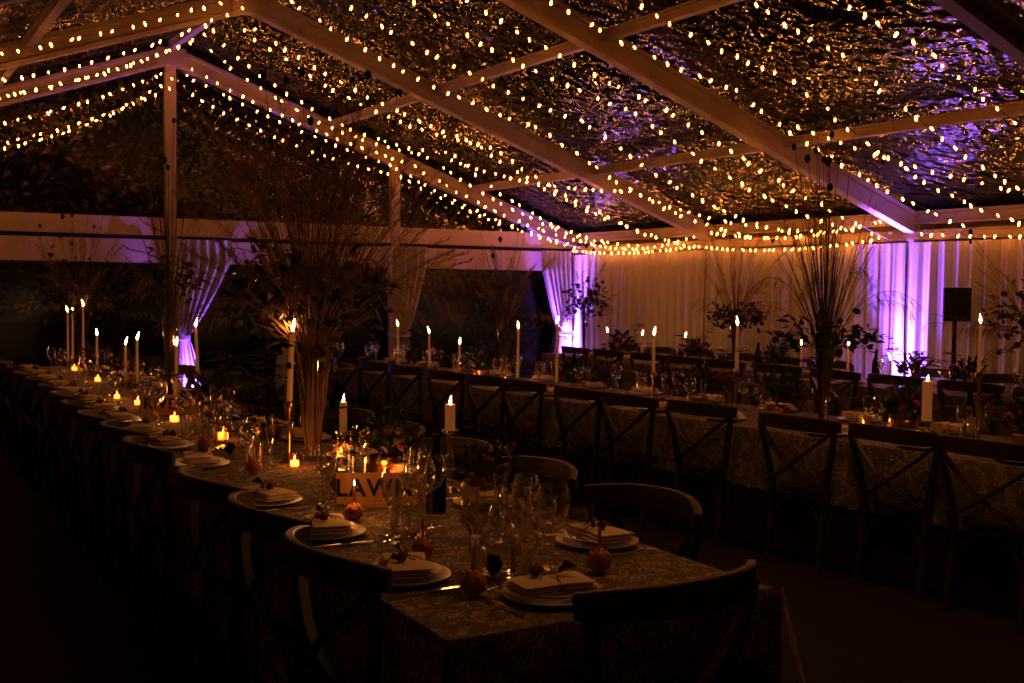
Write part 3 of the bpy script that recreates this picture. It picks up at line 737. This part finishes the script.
# ------------------------------------------------------------------ flower arrangements
def stem_path(rr, b, rim_z, rim_r, H, spread, droop=0, az=None):
    a = rr.uniform(0, 2*PI) if az is None else az
    q = rr.uniform(.15, 1)
    o = Vector((math.cos(a), math.sin(a), 0))
    P = []
    for i in range(9):
        s = i/8; z = b + (H-b)*s
        if z < rim_z: r = rim_r*q*(.25+.75*(z/rim_z))
        else:
            k = (z-rim_z)/max(.01, H-rim_z); r = rim_r*q + spread*q*(k**1.25)
        dz = -droop*max(0, s-.6)**2*6
        P.append(Vector((0,0,z+dz)) + o*(r + droop*max(0, s-.6)**2*4) + Vector((rr.uniform(-.006,.006), rr.uniform(-.006,.006), 0)))
    return P
def arrangement(x, y, label, H, vh, rb, rt, spread, nst, npl, nseed, leafz, nleaf, seed, plume_len=.32, arch=0, plume_top=None, vr=1.0, lower=None):
    rr = random.Random(seed)
    t = thing('grass_arrangement', label, 'flower vase', (x, y, TZ), 0, 'tall dried grass arrangements on the tables')
    m = MB(); m.lathe([(.001,.004),(rb*1.5,.003),(rb*1.5,.008),(rb,.02),(rb*.85,vh*.25),(rb+(rt-rb)*.35,vh*.6),(rt*.92,vh*.95),(rt,vh)], n=28, closed=True); m.build('trumpet_vase', M['vaseglass'], t)
    ms = MB(); mp = MB(); mh = MB(); ml = MB()
    for k in range(nst):
        hh = H*(rr.uniform(1.05, 1.38) if npl <= k < npl+nseed else rr.uniform(.58, 1)); P = stem_path(rr, .03, vh, rt*.85, hh, spread)
        ms.tube(P, [.0035]*4+[.0028]*3+[.0018]*2, 3, caps=False)
        if k < npl:                                 # feathery plume
            tip = P[-1]; d = (P[-1]-P[-3]).normalized(); L_ = plume_len*rr.uniform(.7, 1.2)
            side = Vector((rr.uniform(-1,1), rr.uniform(-1,1), 0)).normalized()
            prev = tip
            for s in range(14):
                f = s/14; c = tip + d*L_*f + (side*.10 + Vector((0,0,-.10)))*L_*f*f*1.6
                for q in range(4):
                    e = Vector((rr.uniform(-1,1), rr.uniform(-1,1), rr.uniform(-.5,.6))).normalized()*(.05*(1-f*.75)) + d*.035
                    mp.blade(c, c+e, .0035, (0,0,-.006))
                ms.tube([prev, c], .0012, 3, caps=False) if s else None
                prev = c
        elif k < npl+nseed:
            sm = MB(); sm.ball((0,0,0), rr.uniform(.011,.02), 8, 6, 1.35, .15); sm.build('seed_head', M['seed'], t, loc=P[-1])
    for k in range(arch):                           # long arching grasses with drooping tips
        a = 2*PI*k/arch + rr.uniform(-.3,.3); reach = spread*rr.uniform(.9,1.7); top = H*rr.uniform(.5,.72); P = []
        for i in range(12):
            s = i/11; P.append((math.cos(a)*(rt*.6+reach*s**1.1), math.sin(a)*(rt*.6+reach*s**1.1), vh + (top-vh)*(math.sin(s*2.2)/math.sin(1.57)) ))
        ms.tube(P, [.002]*12, 3, caps=False)
        for i in range(6, 12):
            for q in range(7):
                c = Vector(P[i]); mp.blade(c, c + Vector((math.cos(a)*.05+rr.uniform(-.03,.03), math.sin(a)*.05+rr.uniform(-.03,.03), -rr.uniform(.03,.12))), .0035)
    for k in range(nleaf):                          # leafy mass
        a = rr.uniform(0, 2*PI); z0, z1 = leafz; z = rr.gauss((z0+z1)/2, (z1-z0)/3.2); rad = (.06 + .8*spread*rr.random()**.8)*(1-.35*abs(z-(z0+z1)/2)/(z1-z0))
        c = Vector((math.cos(a)*rad, math.sin(a)*rad, z))
        if rr.random() < .55: ml.disc(c, rr.uniform(.014,.028)*vr, (rr.uniform(-1,1), rr.uniform(-1,1), rr.uniform(-1,1)), 7)
        else:
            e = Vector((math.cos(a)+rr.uniform(-.8,.8), math.sin(a)+rr.uniform(-.8,.8), rr.uniform(-.6,1))).normalized()*rr.uniform(.05,.11)*vr
            ml.blade(c, c+e, .02*vr, (0,0,.006))
        if k % 9 == 0: ms.tube([(0,0,vh*.95), (c.x*.5, c.y*.5, (vh+z)/2), c], .002, 3, caps=False)
    ms.build('dried_stem', M['stemlit'] if nst > 150 else M['stem'], t); 
    if npl or arch: mp.build('feather_plume', M['plume'], t, smooth=False)
    if nleaf: ml.build('foliage', M['leafdark'], t, smooth=False)
    return t
A = arrangement
A(1.92,5.16,'huge arrangement of pampas and dried stems in glass trumpet vase, nearest table',1.38,.56,.035,.11,.42,190,130,9,(.55,.95),520,1,.36,12)
A(1.95,8.05,'tall slim grass arrangement in front of the white centre post',1.45,.62,.03,.06,.22,34,8,8,(.75,.98),150,2,.3,3)
A(1.97,11.6,'spreading grass arrangement at far left end of the nearest table',1.15,.55,.03,.09,.42,60,26,8,(.55,1.0),220,3,.3,6)
A(5.32,5.2,'tall dark stemmed arrangement before the drapes, near half of middle table',1.4,.5,.03,.075,.34,75,10,12,(.46,.64),170,4,.28,7,vr=1.1)
A(5.08,8.83,'grass arrangement in front of the dark gable opening, middle table',1.05,.5,.03,.075,.34,60,16,5,(.25,.7),230,5,.26,6)
A(8.2,12.2,'slim leafy arrangement against the violet corner curtain',1.08,.5,.03,.05,.30,30,6,3,(.5,.9),210,6,.22,4,vr=1.2)
A(8.2,9.3,'arrangement on slim vase before the amber drapes',1.28,.5,.028,.07,.32,36,10,5,(.44,.66),260,7,.24,6,vr=1.2)
A(8.22,5.75,'arching grass arrangement at the right edge, right of loudspeaker',1.0,.5,.03,.08,.5,50,26,8,(.4,.85),220,8,.35,12,vr=1.1)

def low_flowers(x, y, label, s, seed, palm=0):
    rr = random.Random(seed); t = thing('flower_arrangement', label, 'flowers', (x, y, TZ), 0, 'low flower arrangements along the tables')
    m = MB(); m.lathe([(.001,0),(.05,0),(.075,.03),(.08,.07),(.07,.085)], n=20, closed=True); m.build('bowl', M['brass'], t)
    ml = MB()
    for k in range(110):
        a = rr.uniform(0, 2*PI); el = rr.uniform(.1, 1.4); d = Vector((math.cos(a)*math.cos(el), math.sin(a)*math.cos(el), math.sin(el)))
        c = Vector((0,0,.08)) + d*rr.uniform(.04,.15)*s
        ml.blade(c, c + (d+Vector((rr.uniform(-.5,.5), rr.uniform(-.5,.5), rr.uniform(-.4,.4)))).normalized()*rr.uniform(.05,.1)*s, .022*s, (0,0,.008))
    for k in range(palm):
        a = rr.uniform(0, 2*PI); rad = rr.uniform(.2,.3)*s; hz = rr.uniform(.16,.38)*s
        P = [Vector((math.cos(a)*rad*q, math.sin(a)*rad*q, .08+hz*math.sin(q*1.9))) for q in (0,.2,.4,.6,.8,1)]
        ml.tube(P, .002, 3, caps=False)
        sd = Vector((-math.sin(a), math.cos(a), 0))
        for i in range(1, 6):
            for q in (-1, 1):
                for h in (0, .5):
                    c = P[i-1].lerp(P[i], h); ml.blade(c, c + sd*q*.07*s + Vector((math.cos(a), math.sin(a), 0))*.05*s + Vector((0,0,-.01)), .009*s)
    ml.build('leaf_spray', M['leafdark'] if palm else M['leafbronze'], t, smooth=False)
    for k in range(5):
        a = rr.uniform(0, 2*PI); el = rr.uniform(.4, 1.4); c = Vector((math.cos(a)*math.cos(el)*.12*s, math.sin(a)*math.cos(el)*.12*s, .09+math.sin(el)*.12*s))
        m = MB(); rad = rr.uniform(.018,.032)*s
        m.ball(c, rad*.7, 8, 6, .8)
        for q in range(26):
            v = Vector((rr.gauss(0,1), rr.gauss(0,1), rr.gauss(.3,1))).normalized(); m.disc(c+v*rad*.75, rad*.42, v, 5, .35)
        m.build('blossom', M['petal_red'] if rr.random() < .6 else M['petal_pink'], t)
LF = [(1.98,6.0,'dark palm-leaf arrangement left of the big trumpet vase',1.25,14),(2.05,4.62,'wispy dark leaf arrangement between pillar candle and big vase',1.0,5),(2.0,7.2,'low arrangement of dark leaves and blooms near the far wooden sign',1.1,4),(1.98,9.6,'low russet blooms in front of the paired tapers',1.1,0),(1.98,10.9,'low blooms at the foot of the far tapers',1.1,0),
      (2.12,3.85,'low russet blooms beneath the pillar candle on nearest table',.75,0),(5.0,10.2,'low russet blooms under the unlit tied curtain',1.2,3),(5.05,9.2,'low blooms before the dark opening, middle table',1.3,4),(5.05,7.6,'low blooms near the bright corner curtain, middle table',1.1,2),(5.25,6.35,'low blooms left of the thick taper, middle table',1.1,3),
      (5.25,5.55,'upright pointed-leaf arrangement left of middle trumpet vase',1.2,6),(5.38,4.62,'low arrangement with a pink bloom left of the pillar candle',1.15,2),(5.45,3.85,'low dark leaves right of the labelled bottle',1.1,4),(5.5,3.1,'dark leaf arrangement at the near right edge, middle table',1.2,6),
      (8.2,11.4,'leafy blooms beside the corner tapers, drape-side table',1.3,3),(8.2,9.95,'leafy blooms by the slim trumpet vase, drape-side table',1.2,4),(8.2,8.7,'leafy blooms left of the wooden tray, drape-side table',1.2,5),(8.2,6.95,'curving leaf arrangement right of the violet glow',1.1,5),(8.2,6.35,'leafy blooms under the loudspeaker, drape-side table',1.1,3)]
for i, (x, y, l, s, p) in enumerate(LF): low_flowers(x, y, l, s, 40+i, p)

# ------------------------------------------------------------------ fabric throws on far chairs
def throw(x, y, label, seed):
    vs = []; fs = []; rr = random.Random(seed); n = 22
    prof = [(.13,.46),(.06,.62),(.035,.8),(.015,.9),(-.02,.91),(-.045,.8),(-.06,.6),(-.05,.38)]
    for i in range(n+1):
        yy = -.21+.42*i/n
        for (dx, z) in prof: vs.append((dx + .018*math.sin(i*1.3+z*2), yy*(1+.25*(.9-z)), z + .01*math.sin(i*.8)))
    q = len(prof)
    for i in range(n):
        for k in range(q-1): fs.append((i*q+k, i*q+k+1, (i+1)*q+k+1, (i+1)*q+k))
    m = MB(); m.add(vs, fs); o = m.build('fabric_throw', M['drape'], loc=(x, y, 0)); tag(o, label, 'throw', 'pale throws hung over far chairs')
throw(t2x(11.85)-.72, 11.85, 'pale throw tinted violet over farthest middle-table chair', 1)
throw(t2x(11.2)-.72, 11.2, 'pale throw over the chair just right of the big vase stems', 2)

# ------------------------------------------------------------------ loudspeaker
t = thing('loudspeaker', 'black loudspeaker raised on a pole against the drapes', 'speaker', (8.62, 6.86, 1.335), math.radians(-40))
m = MB(); a = .115
vs = [(-a,-.11,0),(a,-.11,0),(a*.72,.11,0),(-a*.72,.11,0),(-a,-.11,.3),(a,-.11,.3),(a*.72,.11,.3),(-a*.72,.11,.3)]
m.add(vs, [(0,3,2,1),(4,5,6,7),(0,1,5,4),(1,2,6,5),(2,3,7,6),(3,0,4,7)]); m.build('cabinet', M['black_plastic'], t, smooth=False)
m = MB(); m.box((0,-.115,.15), (.21,.01,.28)); m.build('grille', M['grille'], t, smooth=False)
t = thing('speaker_stand', 'black pole stand holding up the loudspeaker', 'speaker stand', (8.62, 6.86, 0))
m = MB(); m.tube([(0,0,.1),(0,0,.9)], .026, 14); m.tube([(0,0,.9),(0,0,1.333)], .020, 14); m.build('pole', M['black_plastic'], t)
m = MB(); m.tube([(0,0,.84),(0,0,.93)], .036, 14); m.build('collar', M['black_plastic'], t)
for k in range(3):
    m = MB(); a = 2*PI*k/3+.4; m.tube([(math.cos(a)*.02, math.sin(a)*.02, .5), (math.cos(a)*.17, math.sin(a)*.17, .01)], .011, 8); m.build('leg', M['black_plastic'], t)

# ------------------------------------------------------------------ fairy lights
def bulb_mesh():
    m = MB(); m.lathe([(.001,-.034),(.0055,-.031),(.008,-.021),(.007,-.007),(.0035,.0)], n=6); return m.mesh('bulb', M['bulb'])
BM = bulb_mesh()
def string(p0, p1, sag, spacing, label, seed, jitter=.02, group='warm white fairy light strings under the roof'):
    rr = random.Random(seed); p0 = Vector(p0); p1 = Vector(p1); Ln = (p1-p0).length; n = max(6, int(Ln/.06))
    # a taut run in a few spans between fixing points
    spans = max(1, round(Ln/3.2)); ph = [rr.uniform(.6,1.4) for _ in range(spans)]
    def P(s):
        k = min(spans-1, int(s*spans)); u = s*spans-k
        return p0.lerp(p1, s) + Vector((0, 0, -sag*ph[k]*4*u*(1-u)))
    t = thing('fairy_light_string', label, 'string lights', tuple(p0), 0, group)
    pts = [P(i/n)-p0 for i in range(n+1)]
    m = MB(); m.tube(pts, .003, 3, caps=False); m.build('cable', M['cable'], t)
    nb = min(98, int(Ln/spacing))
    for i in range(nb):
        s = (i+.5+rr.uniform(-.25,.25))/nb
        o = bpy.data.objects.new('bulb', BM); COL.objects.link(o); o.parent = t; o.location = P(s)-p0 + Vector((rr.uniform(-jitter,jitter), rr.uniform(-jitter,jitter), 0))
        o.rotation_euler = (rr.uniform(-.7,.7), rr.uniform(-.7,.7), rr.uniform(0,6)); q = rr.uniform(.8,1.15); o.scale = (q,q,q)
    return t
# (ridge y, eave y, drop below ridge, drop at eave, sag)
RS = [(13.50,13.45,.28,.10,.10),(13.32,13.2,.52,.16,.12),(13.1,12.8,.30,.12,.12),(12.5,12.5,.16,.12,.16),(11.9,11.8,.2,.16,.2),(11.3,11.2,.16,.12,.14),(10.75,10.8,.30,.2,.1),(9.95,9.7,.16,.12,.16),
      (9.2,8.9,.2,.14,.14),(8.5,8.2,.16,.12,.14),(7.78,7.78,.24,.22,.05),(7.1,6.9,.16,.12,.12),(6.45,6.3,.18,.12,.14),(5.8,5.7,.16,.1,.12),(5.2,5.1,.16,.12,.12)]
for i, (ya, yb, da, db, sg) in enumerate(RS):
    string((XM+.05, ya, ZA-da), (XR-.25, yb, ZE-db-.02), sg, .15, 'warm fairy light string down the right roof slope, %s from the gable end' % ORD[i], 100+i)
LS = [(13.50,13.5,.30,.25,.16),(13.35,13.3,.50,.45,.2),(13.15,13.1,.40,.5,.22),(12.3,12.2,.16,.12,.14),(11.4,11.2,.2,.2,.16),(10.5,10.4,.16,.2,.16),(9.6,9.5,.16,.12,.12)]
for i, (ya, yb, da, db, sg) in enumerate(LS):
    string((XM-.05, ya, ZA-da), (XL+.3, yb, ZE-db), sg, .125, 'warm fairy light string down the left roof slope, %s from the gable end' % ORD[i], 200+i)
string((XR-.2, 13.5, ZE-.20), (XR-.2, 8.0, ZE-.22), .06, .11, 'fairy light string along the eave beside the amber drapes, farther bays', 301)
string((XR-.15, 13.4, ZE-.05), (XR-.15, 7.9, ZE-.02), .12, .12, 'fairy light string above the eave beam, farther bays', 302)
string((XR-.2, 7.5, ZE-.18), (XR-.2, 4.3, ZE-.2), .10, .13, 'fairy light string along the eave above the loudspeaker', 303)
string((XM+3.0, 12.4, ZA-1.2), (XR-.3, 8.2, ZE-.12), .14, .12, 'fairy light string crossing diagonally near the eave', 305)
string((XM+3.6, 7.2, ZA-1.35), (XR-.3, 5.0, ZE-.1), .14, .12, 'fairy light string crossing diagonally above the loudspeaker', 306)

# ------------------------------------------------------------------ trees outside
def tree(x, y, H, rad, label, seed, nl=5200):
    rr = random.Random(seed); t = thing('tree', label, 'tree', (x, y, -.1), 0, 'dark trees beyond the marquee')
    m = MB(); m.tube([(0,0,0),(.1,.05,H*.3),(0,.1,H*.6),(.1,0,H*.9)], [.2,.15,.1,.04], 8)
    tips = []
    for k in range(16):
        a = rr.uniform(0, 2*PI); z = H*rr.uniform(.2,.8); e = Vector((math.cos(a)*rad*rr.uniform(.5,.95), math.sin(a)*rad*rr.uniform(.5,.95), z+H*rr.uniform(.0,.2))); tips.append(e)
        m.tube([(0,0,z*.8),(e.x*.5,e.y*.5,(z*.8+e.z)/2+.15),e], [.06,.035,.012], 5)
    m.build('trunk', M['bark'], t)
    ml = MB()
    cl = [(tp, rr.uniform(.5,.95)) for tp in tips] + [(Vector((rr.uniform(-.8,.8)*rad, rr.uniform(-.8,.8)*rad, H*rr.uniform(.25,.98))), rr.uniform(.4,.9)) for _ in range(22)]
    for k in range(nl):
        c, q = cl[rr.randrange(len(cl))]; v = Vector((rr.gauss(0,1), rr.gauss(0,1), rr.gauss(0,.8)))*q*.55
        p = c+v; d = Vector((rr.uniform(-1,1), rr.uniform(-1,1), rr.uniform(-.8,.3))).normalized()*rr.uniform(.08,.17)
        ml.blade(p, p+d, .06, (0,0,.01))
    ml.build('foliage', M['treeleaf'], t, smooth=False)
TR = [(-2.5,17.0,6.5,2.0),(.6,16.2,7.5,2.2),(3.3,17.2,8.0,2.3),(6.2,16.4,7.4,2.2),(9.0,17.5,7.0,2.3),(12.6,14.5,7.0,2.3),(-5.2,13.5,6.5,2.1),(-6,9,6.8,2.2)]
TL = ['leafy tree seen through the gable at its far left','leafy tree behind the gable left of the centre post','leafy tree directly behind the white centre post','leafy tree behind the gable right of the centre post',
      'leafy tree behind the far corner of the marquee','dark tree outside the side wall beyond the roof','dark tree outside left of the marquee, farther one','dark tree outside left of the marquee, nearer one']
for i, (q, l) in enumerate(zip(TR, TL)): tree(q[0], q[1], q[2], q[3], l, 500+i)
for i, (x, y, z) in enumerate(((4.6,16.0,1.72),(5.2,16.3,1.66),(5.5,16.2,1.6),(4.9,16.4,1.75),(4.2,16.2,1.7),(1.0,16,1.6),(.8,16.3,1.75))):
    m = MB(); m.ball((0,0,0), .022 if i % 2 else .03, 8, 6); m.build('garden_light', M['outlamp'], loc=(x, y, z)); o = bpy.data.objects['garden_light' if i == 0 else 'garden_light.%03d' % i]
    tag(o, 'tiny orange garden lamp glowing outside in the dark gable opening', 'garden lamp', 'garden lamps outside')

# ------------------------------------------------------------------ uplights and added fill spots
def uplight(x, y, tx, ty, tz, e, label, ang=70, col=(.24,.09,1.0), size=.04):
    t = thing('uplight', label, 'uplight', (x, y, 0))
    m = MB(); m.lathe([(.001,.02),(.07,.02),(.085,.05),(.085,.14),(.075,.15)], n=18, closed=True); m.build('can', M['black_plastic'], t)
    m = MB(); m.lathe([(.001,.135),(.07,.135)], n=18, closed=True); m.build('lens', M['lens'], t)
    m = MB(); m.box((0,0,.012), (.16,.16,.024)); m.build('base', M['black_plastic'], t, smooth=False)
    l = bpy.data.lights.new('uplight_beam', 'SPOT'); l.energy = e; l.color = col; l.spot_size = math.radians(ang); l.spot_blend = .9; l.shadow_soft_size = size
    o = bpy.data.objects.new('uplight_beam', l); COL.objects.link(o); o.location = (x, y, .16)
    o.rotation_euler = (Vector((tx, ty, tz))-Vector((x, y, .16))).to_track_quat('-Z', 'Y').to_euler()
uplight(8.74, 7.62, 8.87, 7.62, 2.2, 1500, 'violet uplight on the floor under the glowing side drape', 46)
uplight(8.68, 13.4, 8.86, 13.58, 2.2, 2300, 'violet uplight on the floor in the far corner', 48)
uplight(3.5, 13.38, 3.5, 13.6, 2.0, 430, 'violet uplight on the floor under the centre post curtain', 60)

def warm_fill_spot(x, y, z, e):  # unseen fill without a fixture, added to warm the tables and aisle
    l = bpy.data.lights.new('warm_fill', 'SPOT'); l.energy = e; l.color = (1,.40,.1); l.spot_size = math.radians(150); l.spot_blend = 1; l.shadow_soft_size = .5
    o = bpy.data.objects.new('warm_fill', l); COL.objects.link(o); o.location = (x, y, z)
warm_fill_spot(3.3, 3.0, 3.9, 75); warm_fill_spot(3.3, 6.5, 3.9, 30)
warm_fill_spot(-1.2, 1.6, 3.2, 12)

def beam_up(x, y, e, ang):
    l = bpy.data.lights.new('uplight_core', 'SPOT'); l.energy = e; l.color = (.27,.15,1.0); l.spot_size = math.radians(ang); l.spot_blend = .7; l.shadow_soft_size = .03
    o = bpy.data.objects.new('uplight_core', l); COL.objects.link(o); o.location = (x, y, .17); o.rotation_euler = (PI, 0, 0)
    o.rotation_euler = (Vector((x+.06, y, 2.2))-Vector((x, y, .17))).to_track_quat('-Z', 'Y').to_euler()
beam_up(8.78, 7.62, 1500, 26); beam_up(8.74, 13.45, 1700, 26)
